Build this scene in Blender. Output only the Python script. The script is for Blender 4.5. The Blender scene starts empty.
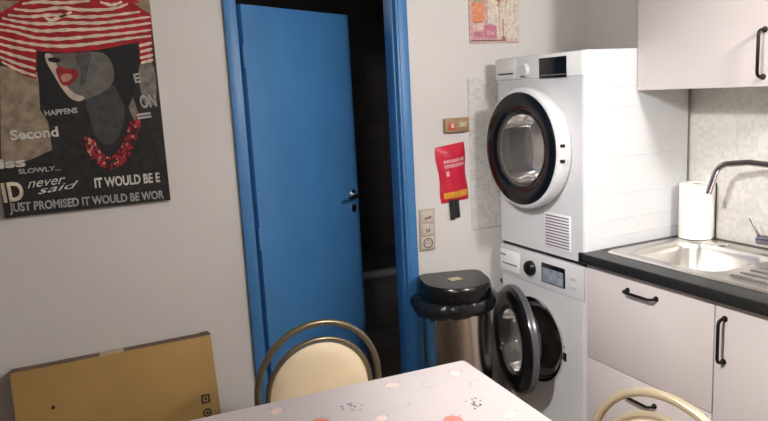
import bpy, bmesh, math, random
from mathutils import Vector, Matrix
from mathutils.geometry import tessellate_polygon
S = bpy.context.scene
PI = math.pi

# ------------------------------------------------------------------ camera, world, lights, exposure
cd = bpy.data.cameras.new('camera'); cam = bpy.data.objects.new('camera', cd); S.collection.objects.link(cam)
def look(pos, yaw, pitch, roll):
    d = Vector((math.cos(pitch)*math.cos(yaw), math.cos(pitch)*math.sin(yaw), math.sin(pitch)))
    r = Vector((math.sin(yaw), -math.cos(yaw), 0)); u = r.cross(d)
    c, s = math.cos(roll), math.sin(roll)
    r2 = c*r + s*u; u2 = -s*r + c*u
    m = Matrix((r2, u2, -d)).transposed().to_4x4(); m.translation = pos
    return m
cam.matrix_world = look(Vector((-1.8713, -2.0944, 1.5817)), 1.1316, -0.1709, -0.0531)
cd.sensor_width = 36; cd.lens = 687.7/768*36; cd.clip_start = 0.02
S.camera = cam
w = bpy.data.worlds.new('world'); S.world = w; w.use_nodes = True
w.node_tree.nodes['Background'].inputs[0].default_value = (1.0, 0.93, 0.84, 1)
w.node_tree.nodes['Background'].inputs[1].default_value = 0.05
def lamp(name, kind, loc, energy, col, **k):
    l = bpy.data.lights.new(name, kind); l.energy = energy; l.color = col
    for a, b in k.items(): setattr(l, a, b)
    o = bpy.data.objects.new(name, l); o.location = loc; S.collection.objects.link(o); return o
def aim(o, p): o.rotation_euler = (Vector(p)-o.location).to_track_quat('-Z', 'Y').to_euler()
k1 = lamp('kitchen_spot_light', 'SPOT', (-2.0, -1.0, 2.36), 138, (1.0, 0.975, 0.95), spot_size=math.radians(60), spot_blend=1.0, shadow_soft_size=0.06)
aim(k1, (0.35, -0.30, 0.48))
k2 = lamp('room_ceiling_light', 'POINT', (-0.06, -1.80, 2.3), 54, (1.0, 0.975, 0.955), shadow_soft_size=0.12)
k4 = lamp('added_upper_wall_fill', 'SPOT', (-2.2, -2.3, 2.3), 84, (1.0, 0.97, 0.945), spot_size=math.radians(46), spot_blend=1.0, shadow_soft_size=0.2)  # added fill spot for the upper right wall and dryer front, no actual fixture
aim(k4, (0.10, 0.45, 1.75))
k3 = lamp('added_bathroom_fill', 'POINT', (-0.9, 1.5, 2.2), 1.3, (0.85, 0.93, 1.0), shadow_soft_size=0.1)  # added weak fill that lifts the dark room, no known source
S.view_settings.view_transform = 'Standard'; S.view_settings.look = 'None'
S.view_settings.gamma = 1; S.view_settings.use_curve_mapping = False
S.view_settings.exposure = 0.83

# ------------------------------------------------------------------ materials
def nodes(name):
    m = bpy.data.materials.new(name); m.use_nodes = True
    nt = m.node_tree; return m, nt, nt.nodes['Principled BSDF']
def mat(name, col, rough=0.5, metal=0.0, var=0.06, vscale=8.0, bump=0.0, bscale=60.0, coat=0.0, stretch=None, spec=None, trans=0.0, ior=None, alpha=None):
    m, nt, b = nodes(name); L = nt.links
    tc = nt.nodes.new('ShaderNodeTexCoord'); mp = nt.nodes.new('ShaderNodeMapping')
    L.new(tc.outputs['Object'], mp.inputs[0])
    if stretch: mp.inputs['Scale'].default_value = stretch
    n = nt.nodes.new('ShaderNodeTexNoise'); n.inputs['Scale'].default_value = vscale; n.inputs['Detail'].default_value = 4
    L.new(mp.outputs[0], n.inputs[0])
    r = nt.nodes.new('ShaderNodeValToRGB')
    r.color_ramp.elements[0].position = 0.3; r.color_ramp.elements[1].position = 0.7
    r.color_ramp.elements[0].color = tuple(c*(1-var) for c in col)+(1,)
    r.color_ramp.elements[1].color = tuple(min(1, c*(1+var)) for c in col)+(1,)
    L.new(n.outputs['Fac'], r.inputs[0]); L.new(r.outputs[0], b.inputs['Base Color'])
    b.inputs['Roughness'].default_value = rough; b.inputs['Metallic'].default_value = metal
    b.inputs['Coat Weight'].default_value = coat
    if spec is not None: b.inputs['Specular IOR Level'].default_value = spec
    if trans: b.inputs['Transmission Weight'].default_value = trans
    if ior: b.inputs['IOR'].default_value = ior
    if alpha is not None: b.inputs['Alpha'].default_value = alpha
    if bump:
        n2 = nt.nodes.new('ShaderNodeTexNoise'); n2.inputs['Scale'].default_value = bscale; n2.inputs['Detail'].default_value = 5
        L.new(mp.outputs[0], n2.inputs[0])
        bp = nt.nodes.new('ShaderNodeBump'); bp.inputs['Strength'].default_value = bump; bp.inputs['Distance'].default_value = 0.004
        L.new(n2.outputs['Fac'], bp.inputs['Height']); L.new(bp.outputs[0], b.inputs['Normal'])
    return m
def tile_mat(name, cols, mortar, size, axes, rough=0.35, gap=0.08, low=0.25, high=0.75):
    # square mosaic: one random tone per tile, thin joints
    m, nt, b = nodes(name); L = nt.links
    tc = nt.nodes.new('ShaderNodeTexCoord'); sp = nt.nodes.new('ShaderNodeSeparateXYZ'); L.new(tc.outputs['Object'], sp.inputs[0])
    cb = nt.nodes.new('ShaderNodeCombineXYZ')
    L.new(sp.outputs[axes[0]], cb.inputs[0]); L.new(sp.outputs[axes[1]], cb.inputs[1])
    sc = nt.nodes.new('ShaderNodeVectorMath'); sc.operation = 'SCALE'; sc.inputs['Scale'].default_value = 1/size; L.new(cb.outputs[0], sc.inputs[0])
    fl = nt.nodes.new('ShaderNodeVectorMath'); fl.operation = 'FLOOR'; L.new(sc.outputs[0], fl.inputs[0])
    wn = nt.nodes.new('ShaderNodeTexWhiteNoise'); wn.noise_dimensions = '3D'; L.new(fl.outputs[0], wn.inputs[0])
    r = nt.nodes.new('ShaderNodeValToRGB'); r.color_ramp.interpolation = 'LINEAR'
    r.color_ramp.elements[0].position = low; r.color_ramp.elements[1].position = high
    r.color_ramp.elements[0].color = cols[0]+(1,); r.color_ramp.elements[1].color = cols[1]+(1,)
    L.new(wn.outputs['Value'], r.inputs[0])
    br = nt.nodes.new('ShaderNodeTexBrick'); br.offset = 0; br.squash = 1
    br.inputs['Scale'].default_value = 1; br.inputs['Brick Width'].default_value = 1; br.inputs['Row Height'].default_value = 1
    br.inputs['Mortar Size'].default_value = gap*0.5; br.inputs['Mortar Smooth'].default_value = 0.3
    L.new(sc.outputs[0], br.inputs[0])
    mx = nt.nodes.new('ShaderNodeMixRGB'); L.new(br.outputs['Fac'], mx.inputs[0]); L.new(r.outputs[0], mx.inputs[1]); mx.inputs[2].default_value = mortar+(1,)
    L.new(mx.outputs[0], b.inputs['Base Color']); b.inputs['Roughness'].default_value = rough
    bp = nt.nodes.new('ShaderNodeBump'); bp.invert = True; bp.inputs['Strength'].default_value = 0.25; bp.inputs['Distance'].default_value = 0.001
    L.new(br.outputs['Fac'], bp.inputs['Height']); L.new(bp.outputs[0], b.inputs['Normal'])
    return m
M = {}
M['wall'] = mat('wall_paint', (0.65, 0.62, 0.60), 0.75, var=0.03, vscale=2.5, bump=0.12, bscale=90)
M['wall_dim'] = mat('low_bounce_wall', (0.34, 0.30, 0.27), 0.8, var=0.03, vscale=2.5)  # unseen left and front walls, darkened to cut bounce onto the back wall
M['ceiling'] = mat('ceiling_paint', (0.72, 0.69, 0.64), 0.9)
M['floor'] = tile_mat('floor_tile', ((0.20, 0.16, 0.13), (0.26, 0.21, 0.17)), (0.12, 0.11, 0.10), 0.33, (0, 1), 0.4, 0.03)
M['tile_back'] = tile_mat('pale_mosaic', ((0.56, 0.54, 0.51), (0.65, 0.64, 0.62)), (0.66, 0.63, 0.60), 0.019, (0, 2), 0.4, 0.2)
M['tile_right'] = tile_mat('beige_mosaic', ((0.62, 0.59, 0.545), (0.71, 0.685, 0.64)), (0.67, 0.65, 0.61), 0.0165, (1, 2), 0.35, 0.18)
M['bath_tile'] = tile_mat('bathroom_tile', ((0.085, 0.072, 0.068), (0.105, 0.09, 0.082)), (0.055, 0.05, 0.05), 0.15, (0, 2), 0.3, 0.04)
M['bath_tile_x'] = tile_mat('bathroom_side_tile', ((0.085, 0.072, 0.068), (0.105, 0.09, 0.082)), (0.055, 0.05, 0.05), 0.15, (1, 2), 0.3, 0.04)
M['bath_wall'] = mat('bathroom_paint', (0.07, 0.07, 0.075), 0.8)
M['blue'] = mat('blue_gloss_paint', (0.050, 0.19, 0.43), 0.42, var=0.09, vscale=3.5, bump=0.05, bscale=40)
M['blue_dark'] = mat('blue_edge_paint', (0.05, 0.15, 0.33), 0.5)
M['white'] = mat('white_enamel', (0.64, 0.64, 0.655), 0.28, var=0.015, coat=0.2)
M['white_plastic'] = mat('white_plastic', (0.80, 0.80, 0.79), 0.4, var=0.015)
M['cab'] = mat('cabinet_front', (0.70, 0.63, 0.62), 0.42, var=0.02, vscale=3)
M['cab_side'] = mat('cabinet_carcass', (0.66, 0.63, 0.60), 0.5, var=0.02)
M['black'] = mat('black_plastic', (0.006, 0.006, 0.0065), 0.3, var=0.2, spec=0.35)
M['black_gloss'] = mat('black_gloss', (0.004, 0.004, 0.0045), 0.16, var=0.2, spec=0.3)
M['iron'] = mat('black_iron', (0.012, 0.010, 0.010), 0.35, metal=0.6, var=0.2)
M['rubber'] = mat('grey_rubber', (0.16, 0.16, 0.17), 0.6)
M['steel'] = mat('brushed_steel', (0.66, 0.61, 0.54), 0.20, metal=1.0, var=0.10, vscale=20, stretch=(1, 1, 0.15))
M['sink'] = mat('sink_steel', (0.70, 0.675, 0.645), 0.28, metal=1.0, var=0.05, vscale=30)
M['chrome'] = mat('chrome', (0.72, 0.70, 0.70), 0.10, metal=1.0, var=0.02)
M['tapmetal'] = mat('dark_chrome', (0.36, 0.32, 0.36), 0.16, metal=1.0, var=0.05)
M['drum'] = mat('drum_steel', (0.50, 0.47, 0.43), 0.35, metal=0.8, var=0.25, vscale=14)
M['smoke_trim'] = mat('smoked_door_trim', (0.10, 0.10, 0.11), 0.25, metal=0.3)
M['glass_dark'] = mat('smoked_door_glass', (0.50, 0.47, 0.45), 0.05, trans=0.85, var=0.02, ior=1.45)
M['display'] = mat('display_panel', (0.27, 0.31, 0.36), 0.25, var=0.3, vscale=40)
M['purple'] = mat('vent_slots', (0.20, 0.13, 0.22), 0.6)
M['worktop'] = mat('dark_slate_worktop', (0.012, 0.0125, 0.0125), 0.40, var=0.4, vscale=60)
M['card'] = mat('brown_cardboard', (0.40, 0.25, 0.085), 0.85, var=0.10, vscale=4, bump=0.05, bscale=30)
M['card_edge'] = mat('cardboard_flap', (0.15, 0.105, 0.07), 0.9, var=0.15)
M['ink'] = mat('black_ink', (0.012, 0.011, 0.010), 0.8)
M['tape'] = mat('clear_tape', (0.42, 0.33, 0.20), 0.4)
M['tube'] = mat('champagne_tube', (0.22, 0.19, 0.13), 0.30, metal=0.8, var=0.10)
M['tube_light'] = mat('cream_tube', (0.52, 0.43, 0.29), 0.35, metal=0.35, var=0.06)
M['pad'] = mat('cream_vinyl', (0.80, 0.655, 0.45), 0.5, var=0.03, bump=0.05)
M['cloth'] = mat('pale_pink_oilcloth', (0.55, 0.495, 0.495), 0.42, var=0.02, vscale=5)
M['berry'] = mat('coral_print', (0.80, 0.23, 0.17), 0.5, var=0.15, vscale=60)
M['blush'] = mat('blush_print', (0.80, 0.50, 0.44), 0.5, var=0.1, vscale=60)
M['print_dark'] = mat('dark_leaf_print', (0.06, 0.05, 0.12), 0.5)
M['print_grey'] = mat('grey_outline_print', (0.40, 0.34, 0.36), 0.5)
M['wood'] = mat('table_wood', (0.30, 0.20, 0.12), 0.5, var=0.2, stretch=(1, 12, 12))
M['bag'] = mat('black_bin_liner', (0.008, 0.008, 0.009), 0.22, var=0.2, bump=0.5, bscale=45)
M['sticker'] = mat('beige_sticker', (0.50, 0.42, 0.28), 0.6, var=0.2, vscale=90)
M['red'] = mat('red_nylon', (0.56, 0.012, 0.045), 0.45, var=0.12, vscale=25, bump=0.2, bscale=50)
M['pinkprint'] = mat('faded_white_print', (0.72, 0.34, 0.36), 0.5, var=0.3, vscale=110)
M['yellow'] = mat('yellow_band', (0.72, 0.33, 0.03), 0.5, var=0.2, vscale=60)
M['bin_black'] = mat('bin_black_plastic', (0.004, 0.004, 0.0045), 0.2, var=0.2, spec=0.4)
M['strap'] = mat('black_strap', (0.012, 0.012, 0.014), 0.8)
M['beige_plastic'] = mat('beige_switch_plastic', (0.47, 0.40, 0.33), 0.4, var=0.03)
M['beige_light'] = mat('light_switch_plastic', (0.53, 0.46, 0.39), 0.4, var=0.03)
M['brown_box'] = mat('brown_box_plastic', (0.34, 0.22, 0.12), 0.5, var=0.2, vscale=30)
M['redbutton'] = mat('red_button', (0.60, 0.07, 0.05), 0.4)
M['paper'] = mat('white_paper', (0.86, 0.84, 0.80), 0.9, var=0.02, bump=0.2, bscale=120)
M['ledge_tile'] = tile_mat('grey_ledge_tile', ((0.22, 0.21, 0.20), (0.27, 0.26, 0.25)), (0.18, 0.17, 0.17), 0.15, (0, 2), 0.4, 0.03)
M['enamel'] = mat('bath_enamel', (0.55, 0.58, 0.60), 0.25)
# poster inks
for k, c, v in (('p_base', (0.011, 0.010, 0.010), .6), ('p_tan', (0.26, 0.20, 0.14), .35), ('p_smear', (0.16, 0.14, 0.12), .5), ('p_hair', (0.006, 0.006, 0.006), .3),
             ('p_neck', (0.045, 0.043, 0.042), .3), ('p_face', (0.12, 0.11, 0.10), .25), ('p_facelight', (0.48, 0.41, 0.34), .2), ('p_cheek', (0.075, 0.07, 0.067), .3),
             ('p_lips', (0.30, 0.012, 0.016), .3), ('p_tongue', (0.42, 0.21, 0.17), .2), ('p_hat', (0.34, 0.006, 0.012), .35), ('p_stripe', (0.66, 0.54, 0.42), .2),
             ('p_bead', (0.36, 0.008, 0.018), .4), ('p_beadlight', (0.50, 0.20, 0.16), .3), ('p_beaddark', (0.06, 0.004, 0.006), .3), ('p_white', (0.58, 0.56, 0.52), .25),
             ('p_grey', (0.36, 0.35, 0.33), .3), ('p_dim', (0.46, 0.41, 0.33), .3), ('p_bone', (0.55, 0.48, 0.36), .4), ('p_side', (0.30, 0.26, 0.21), .2)):
    M[k] = mat('poster_'+k[2:], c, 0.75, var=v, vscale=35)
for k, c in (('a_base', (0.64, 0.48, 0.42)), ('a_cream', (0.66, 0.59, 0.49)), ('a_pink', (0.60, 0.33, 0.35)), ('a_orange', (0.66, 0.27, 0.13)), ('a_magenta', (0.50, 0.18, 0.24)), ('a_green', (0.22, 0.22, 0.10)), ('a_rust', (0.45, 0.17, 0.10)), ('a_brown', (0.22, 0.10, 0.09))):
    M[k] = mat('art_'+k[2:], c, 0.7, var=0.22, vscale=70)

# ------------------------------------------------------------------ mesh helpers
class MB:
    def __init__(s): s.bm = bmesh.new(); s.mats = []
    def mi(s, m):
        if m not in s.mats: s.mats.append(m)
        return s.mats.index(m)
    def add(s, tmp, m, X=None):
        i = s.mi(m); vm = {}
        for v in tmp.verts:
            vm[v] = s.bm.verts.new(X @ v.co if X is not None else v.co)
        for f in tmp.faces:
            try:
                nf = s.bm.faces.new([vm[v] for v in f.verts]); nf.material_index = i; nf.smooth = True
            except ValueError: pass
        tmp.free(); return s
    def box(s, lo, hi, m, bev=0.0, seg=2, X=None):
        t = bmesh.new(); bmesh.ops.create_cube(t, size=1)
        for v in t.verts: v.co = Vector([(lo[k]+hi[k])/2 + v.co[k]*(hi[k]-lo[k]) for k in range(3)])
        if bev: bmesh.ops.bevel(t, geom=list(t.edges), offset=bev, segments=seg, affect='EDGES', profile=0.5)
        return s.add(t, m, X)
    def prism(s, poly, h0, h1, m, X=None, bev=0.0):
        t = bmesh.new()
        a = [t.verts.new((x, y, h0)) for x, y in poly]; b = [t.verts.new((x, y, h1)) for x, y in poly]
        n = len(poly)
        t.faces.new(a[::-1]); top = t.faces.new(b)
        for i in range(n): t.faces.new((a[i], a[(i+1) % n], b[(i+1) % n], b[i]))
        bmesh.ops.recalc_face_normals(t, faces=list(t.faces))
        if bev:
            es = [e for e in t.edges if abs(e.verts[0].co.z-e.verts[1].co.z) < 1e-7]
            bmesh.ops.bevel(t, geom=es, offset=bev, segments=3, affect='EDGES', profile=0.5)
        return s.add(t, m, X)
    def face(s, pts, m, X=None):
        t = bmesh.new(); vs = [t.verts.new(p) for p in pts]
        if len(pts) <= 4: t.faces.new(vs)
        else:
            nrm = Vector((0, 0, 0))
            for p, q in zip(pts, list(pts[1:])+[pts[0]]): nrm += Vector(p).cross(Vector(q))
            for tri in tessellate_polygon([[Vector(p) for p in pts]]):
                v = [vs[i] for i in tri]
                if (v[1].co-v[0].co).cross(v[2].co-v[0].co).dot(nrm) < 0: v = v[::-1]
                try: t.faces.new(v)
                except ValueError: pass
        return s.add(t, m, X)
    def lathe(s, prof, m, X=None, seg=48):            # prof [(radius, height)], axis Z
        t = bmesh.new(); rings = []
        for r, h in prof:
            if r < 1e-6: rings.append([t.verts.new((0, 0, h))])
            else: rings.append([t.verts.new((r*math.cos(2*PI*k/seg), r*math.sin(2*PI*k/seg), h)) for k in range(seg)])
        for A, B in zip(rings, rings[1:]):
            for k in range(seg):
                k2 = (k+1) % seg
                if len(A) == 1 and len(B) > 1: t.faces.new((A[0], B[k2], B[k]))
                elif len(B) == 1 and len(A) > 1: t.faces.new((A[k], A[k2], B[0]))
                elif len(A) > 1: t.faces.new((A[k], A[k2], B[k2], B[k]))
        return s.add(t, m, X)
    def tube(s, pts, r, m, seg=12, closed=False, X=None, flat=None):
        pts = [Vector(p) for p in pts]; n = len(pts); t = bmesh.new(); rings = []
        rr = r if isinstance(r, (list, tuple)) else [r]*n
        up = None
        for i in range(n):
            if closed: d = (pts[(i+1) % n]-pts[i-1]).normalized()
            else: d = (pts[min(i+1, n-1)]-pts[max(i-1, 0)]).normalized()
            if up is None: up = d.orthogonal().normalized()
            up = (up - d*up.dot(d)).normalized(); sd = d.cross(up)
            rings.append([t.verts.new(pts[i]+rr[i]*(math.cos(2*PI*k/seg)*up+math.sin(2*PI*k/seg)*sd)) for k in range(seg)])
        for i in range(n if closed else n-1):
            A, B = rings[i], rings[(i+1) % n]
            for k in range(seg): t.faces.new((A[k], A[(k+1) % seg], B[(k+1) % seg], B[k]))
        if not closed: t.faces.new(rings[0][::-1]); t.faces.new(rings[-1])
        return s.add(t, m, X)
    def build(s, name, parent=None, loc=None, ang=40, col=None):
        bmesh.ops.recalc_face_normals(s.bm, faces=list(s.bm.faces)) if False else None
        me = bpy.data.meshes.new(name); s.bm.to_mesh(me); s.bm.free()
        for m in s.mats: me.materials.append(m)
        try: me.set_sharp_from_angle(angle=math.radians(ang))
        except Exception: pass
        o = bpy.data.objects.new(name, me); S.collection.objects.link(o)
        if parent is not None: o.parent = parent
        if loc is not None: o.location = loc
        return o
def T(x, y, z): return Matrix.Translation((x, y, z))
def R(a, ax): return Matrix.Rotation(a, 4, ax)
def tag(o, label, cat, group=None):
    o['label'] = label; o['category'] = cat
    if group: o['group'] = group
    return o
def thing(name, label, cat, loc=(0, 0, 0), rz=0.0, group=None):
    o = bpy.data.objects.new(name, None); o.empty_display_size = 0.1; S.collection.objects.link(o)
    o.location = loc; o.rotation_euler = (0, 0, rz); return tag(o, label, cat, group)
def struct(o): o['kind'] = 'structure'; return o
def rpoly(x0, x1, y0, y1, r, n=6):                 # rounded rectangle outline
    out = []
    for cx, cy, a in ((x1-r, y0+r, -PI/2), (x1-r, y1-r, 0), (x0+r, y1-r, PI/2), (x0+r, y0+r, PI)):
        for k in range(n+1):
            t = a+PI/2*k/n; out.append((cx+r*math.cos(t), cy+r*math.sin(t)))
    return out
def text_mesh(body, bold=0.0, shear=0.0):
    cu = bpy.data.curves.new('t', 'FONT'); cu.body = body; cu.size = 1; cu.offset = bold; cu.shear = shear; cu.fill_mode = 'FRONT'; cu.resolution_u = 3
    o = bpy.data.objects.new('t', cu); S.collection.objects.link(o)
    dg = bpy.context.evaluated_depsgraph_get(); me = bpy.data.meshes.new_from_object(o.evaluated_get(dg))
    bpy.data.objects.remove(o); bpy.data.curves.remove(cu)
    t = bmesh.new(); t.from_mesh(me); bpy.data.meshes.remove(me); return t
def put_text(mb, body, a, b, h, y, m, bold=0.03, shear=0.0):       # lettering on a plane y = const, from point a to point b (x, z)
    t = text_mesh(body, bold, shear)
    x0 = min(v.co.x for v in t.verts); x1 = max(v.co.x for v in t.verts); y1 = max(v.co.y for v in t.verts)
    y0 = min(0, 0); W = math.dist(a, b); ang = math.atan2(b[1]-a[1], b[0]-a[0])
    for v in t.verts:
        u = (v.co.x-x0)/(x1-x0)*W; q = v.co.y/y1*h
        v.co = Vector((a[0]+u*math.cos(ang)-q*math.sin(ang), y, a[1]+u*math.sin(ang)+q*math.cos(ang)))
    mb.add(t, m)
AX_NX = R(-PI/2, 'Y')                                # local Z -> world -X (fronts of the machines)

# ------------------------------------------------------------------ the room
XL, XR, YF, YB, ZC = -3.0, 0.585, -3.3, 0.671, 2.45
DX0, DX1, DZ = -1.190, -0.452, 2.03                  # door opening
YW = YB+0.10
b = MB(); b.box((XL-.1, YF-.1, -.1), (XR+.1, 3.0, 0), M['floor']); struct(b.build('floor'))
b = MB(); b.box((XL-.1, YF-.1, ZC), (XR+.1, 3.0, ZC+.1), M['ceiling']); struct(b.build('ceiling'))
b = MB(); b.box((XL-.1, YB, 0), (DX0, YW, ZC), M['wall']); b.box((DX1, YB, 0), (XR+.1, YW, ZC), M['wall']); b.box((DX0, YB, DZ), (DX1, YW, ZC), M['wall']); struct(b.build('wall_back'))
b = MB(); b.box((XR, YF-.1, 0), (XR+.1, YB, ZC), M['wall']); struct(b.build('wall_right'))
b = MB(); b.box((XL-.1, YF-.1, 0), (XL, YB, ZC), M['wall_dim']); struct(b.build('wall_left'))
b = MB(); b.box((XL, YF-.1, 0), (XR, YF, ZC), M['wall_dim']); struct(b.build('wall_front'))
# dark bathroom behind the door
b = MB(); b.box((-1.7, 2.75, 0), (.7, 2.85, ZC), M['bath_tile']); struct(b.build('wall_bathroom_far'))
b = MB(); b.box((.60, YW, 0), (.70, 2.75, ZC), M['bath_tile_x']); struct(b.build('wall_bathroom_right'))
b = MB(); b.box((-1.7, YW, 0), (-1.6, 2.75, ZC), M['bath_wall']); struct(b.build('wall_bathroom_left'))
# mosaic left on the back wall, mosaic splashback over the worktop
b = MB(); b.box((-.110, YB-.006, .905), (.583, YB, 1.622), M['tile_back']); struct(b.build('trim_1'))
b = MB(); b.box((XR-.007, -1.45, .905), (XR, .004, 1.9), M['tile_right']); struct(b.build('trim_2'))
# blue door frame: lining boards with a stop, and a flat architrave
b = MB()
for x0, x1, s in ((DX0, DX0+.02, 1), (DX1-.02, DX1, -1)):
    b.box((x0, YB-.012, 0), (x1, YW+.01, DZ), M['blue'], .002)
b.box((DX0, YB-.012, DZ-.02), (DX1, YW+.01, DZ), M['blue'], .002)
b.box((DX1-.030, YB+.012, 0), (DX1-.02, YB+.05, DZ-.02), M['blue'], .002)
b.box((DX0-.030, YB-.016, 0), (DX0+.012, YB+.0, DZ+.06), M['blue'], .004)
b.box((DX1-.010, YB-.016, 0), (DX1+.036, YB+.0, DZ+.06), M['blue'], .004)
b.box((DX0+.012, YB-.016, DZ-.01), (DX1-.010, YB+.0, DZ+.06), M['blue'], .004)
struct(b.build('trim_3'))
# door leaf, hinged on the left and swung away into the bathroom
HX, HY, DA = DX0+.046, YB+.012, math.radians(31)
LW = .716
b = MB(); b.box((0, 0, .01), (LW, .038, 1.953), M['blue'], .002)
leaf = struct(b.build('door_1', loc=(HX, HY, 0))); leaf.rotation_euler = (0, 0, DA)
b = MB()
b.lathe([(0, .008), (.020, .008), (.024, .004), (.024, 0)], M['chrome'], T(LW-.05, 0, 1.09) @ R(PI/2, 'X'), 24)
b.tube([(LW-.05, 0, 1.09), (LW-.05, -.045, 1.09)], .009, M['chrome'])
b.tube([(LW-.05, -.045, 1.09), (LW-.075, -.05, 1.09), (LW-.13, -.05, 1.087), (LW-.155, -.048, 1.083)], .009, M['chrome'])
b.lathe([(0, .006), (.020, .006), (.022, 0)], M['chrome'], T(LW-.05, 0, 1.02) @ R(PI/2, 'X'), 24)
b.build('door_handle', leaf)
b = MB()
for z in (.25, 1.0, 1.75): b.tube([(-.004, .002, z-.045), (-.004, .002, z+.045)], .007, M['blue'])
b.build('hinge', leaf)
# low tiled ledge in the dark room
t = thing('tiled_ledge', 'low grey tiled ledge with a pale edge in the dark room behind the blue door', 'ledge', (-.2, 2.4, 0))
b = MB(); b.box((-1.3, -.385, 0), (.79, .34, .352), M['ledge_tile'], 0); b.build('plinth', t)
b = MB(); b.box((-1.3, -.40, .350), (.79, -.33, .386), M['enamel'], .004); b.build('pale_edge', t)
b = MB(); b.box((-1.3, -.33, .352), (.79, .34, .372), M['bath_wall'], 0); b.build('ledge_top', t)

# ------------------------------------------------------------------ washing machine and tumble dryer (fronts face -x, local origin at base centre of front edge)
def cabinet_body(h, hole):
    # steel casing with rounded front edges and a round opening in the front
    D, Wd, r = .560, .596, .022; y0, y1 = -Wd/2, Wd/2; cy, cz, hr = hole
    mb = MB(); t = bmesh.new()
    prof = [(D, y0)] + [(r-r*math.cos(a), y0+r-r*math.sin(a)) for a in [PI/2*(1-k/6) for k in range(7)]]
    prof = [(D, y0)]+[(r-r*math.sin(PI/2*k/6), y0+r-r*math.cos(PI/2*k/6)) for k in range(7)]
    prof2 = [(x, -y) for x, y in prof][::-1]
    for pr in (prof, prof2):
        for (xa, ya), (xb, yb) in zip(pr, pr[1:]):
            t.faces.new([t.verts.new(p) for p in ((xa, ya, 0), (xb, yb, 0), (xb, yb, h), (xa, ya, h))])
    outline = prof+prof2
    t.faces.new([t.verts.new((x, y, h)) for x, y in outline]); t.faces.new([t.verts.new((x, y, 0)) for x, y in outline][::-1])
    t.faces.new([t.verts.new(p) for p in ((D, y0, 0), (D, y1, 0), (D, y1, h), (D, y0, h))])
    N = 64; ya, yb = y0+r, y1-r; inner, outer = [], []
    for k in range(N):
        a = 2*PI*k/N; dy, dz = math.cos(a), math.sin(a)
        inner.append(t.verts.new((0, cy+hr*dy, cz+hr*dz)))
        s = min(((yb-cy)/dy if dy > 1e-9 else 9e9), ((ya-cy)/dy if dy < -1e-9 else 9e9), ((h-cz)/dz if dz > 1e-9 else 9e9), ((0-cz)/dz if dz < -1e-9 else 9e9))
        outer.append([0, cy+s*dy, cz+s*dz])
    for cyy, czz in ((ya, 0), (yb, 0), (ya, h), (yb, h)):          # snap nearest ray to each corner
        j = min(range(N), key=lambda q: (outer[q][1]-cyy)**2+(outer[q][2]-czz)**2); outer[j] = [0, cyy, czz]
    ov = [t.verts.new(p) for p in outer]
    for k in range(N): t.faces.new((inner[k], inner[(k+1) % N], ov[(k+1) % N], ov[k]))
    bmesh.ops.remove_doubles(t, verts=list(t.verts), dist=1e-5)
    bmesh.ops.recalc_face_normals(t, faces=list(t.faces))
    mb.add(t, M['white']); return mb
def bead(mb, x0, x1, z0, z1, y, r=.0035):              # pressed stadium outline on a side panel
    p = rpoly(x0, x1, z0, z1, min(x1-x0, z1-z0)/2*.80, 8)
    mb.tube([(x, y, z) for x, z in p], r, M['white'], 8, closed=True)

# --- washing machine
WX, WY = 0.0, 0.300
wm = thing('washing_machine', 'white front loading washing machine with its round door ajar, under the dryer', 'washing machine', (WX, WY, 0))
HC = (.03, .437, .178)                                   # porthole centre y, z and radius
b = cabinet_body(.838, HC); b.box((.02, -.28, .0), (.05, .28, .012), M['white']) ; b.build('casing', wm)
b = MB(); X = T(0, HC[0], HC[1]) @ AX_NX
b.lathe([(.179, .0), (.196, .004), (.195, .012), (.183, .010), (.172, -.012), (.160, -.03)], M['chrome'], X, 64); b.build('porthole_ring', wm)
b = MB(); b.lathe([(.170, -.008), (.163, -.014), (.148, -.02), (.146, -.05), (.158, -.07)], M['rubber'], X, 64); b.build('rubber_seal', wm)
b = MB(); b.lathe([(.160, -.07), (.232, -.09), (.232, -.46), (.10, -.49), (0, -.49)], M['drum'], X, 48); b.build('drum', wm)
b = MB(); b.box((-.003, -.290, .690), (.004, .290, .833), M['white'], .003); b.build('control_panel', wm)
b = MB(); b.box((-.010, .135, .715), (-.004, .285, .815), M['white_plastic'], .003)
b.box((-.0125, .150, .748), (-.009, .262, .754), M['rubber'], .001); b.box((-.0115, .235, .788), (-.0095, .283, .7945), M['rubber'], .0005)
b.build('detergent_drawer', wm)
b = MB(); b.lathe([(.034, 0), (.033, .016), (.028, .022), (0, .022)], M['black'], T(-.005, .052, .765) @ AX_NX, 32); b.box((-.030, .047, .745), (-.026, .057, .788), M['iron'], .001); b.build('program_knob', wm)
b = MB(); b.box((-.0085, -.178, .722), (-.005, -.025, .808), M['black_gloss'], .001); b.box((-.0100, -.170, .726), (-.0082, -.034, .788), M['display']); b.build('display', wm)
b = MB()
for k in range(2): b.box((-.0075, -.245, .735+.035*k), (-.0055, -.212, .752+.035*k), M['white'], .001)
b.build('touch_button', wm)
b = MB(); b.box((-.0035, .285, .640), (.001, .296, .662), M['black'], .001); b.build('service_cap', wm)
b = MB(); b.box((-.004, -.178, .395), (.001, -.152, .432), M['black'], .002); b.box((-.004, -.166, .452), (.001, -.155, .462), M['black'], .001); b.build('door_latch', wm)
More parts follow.
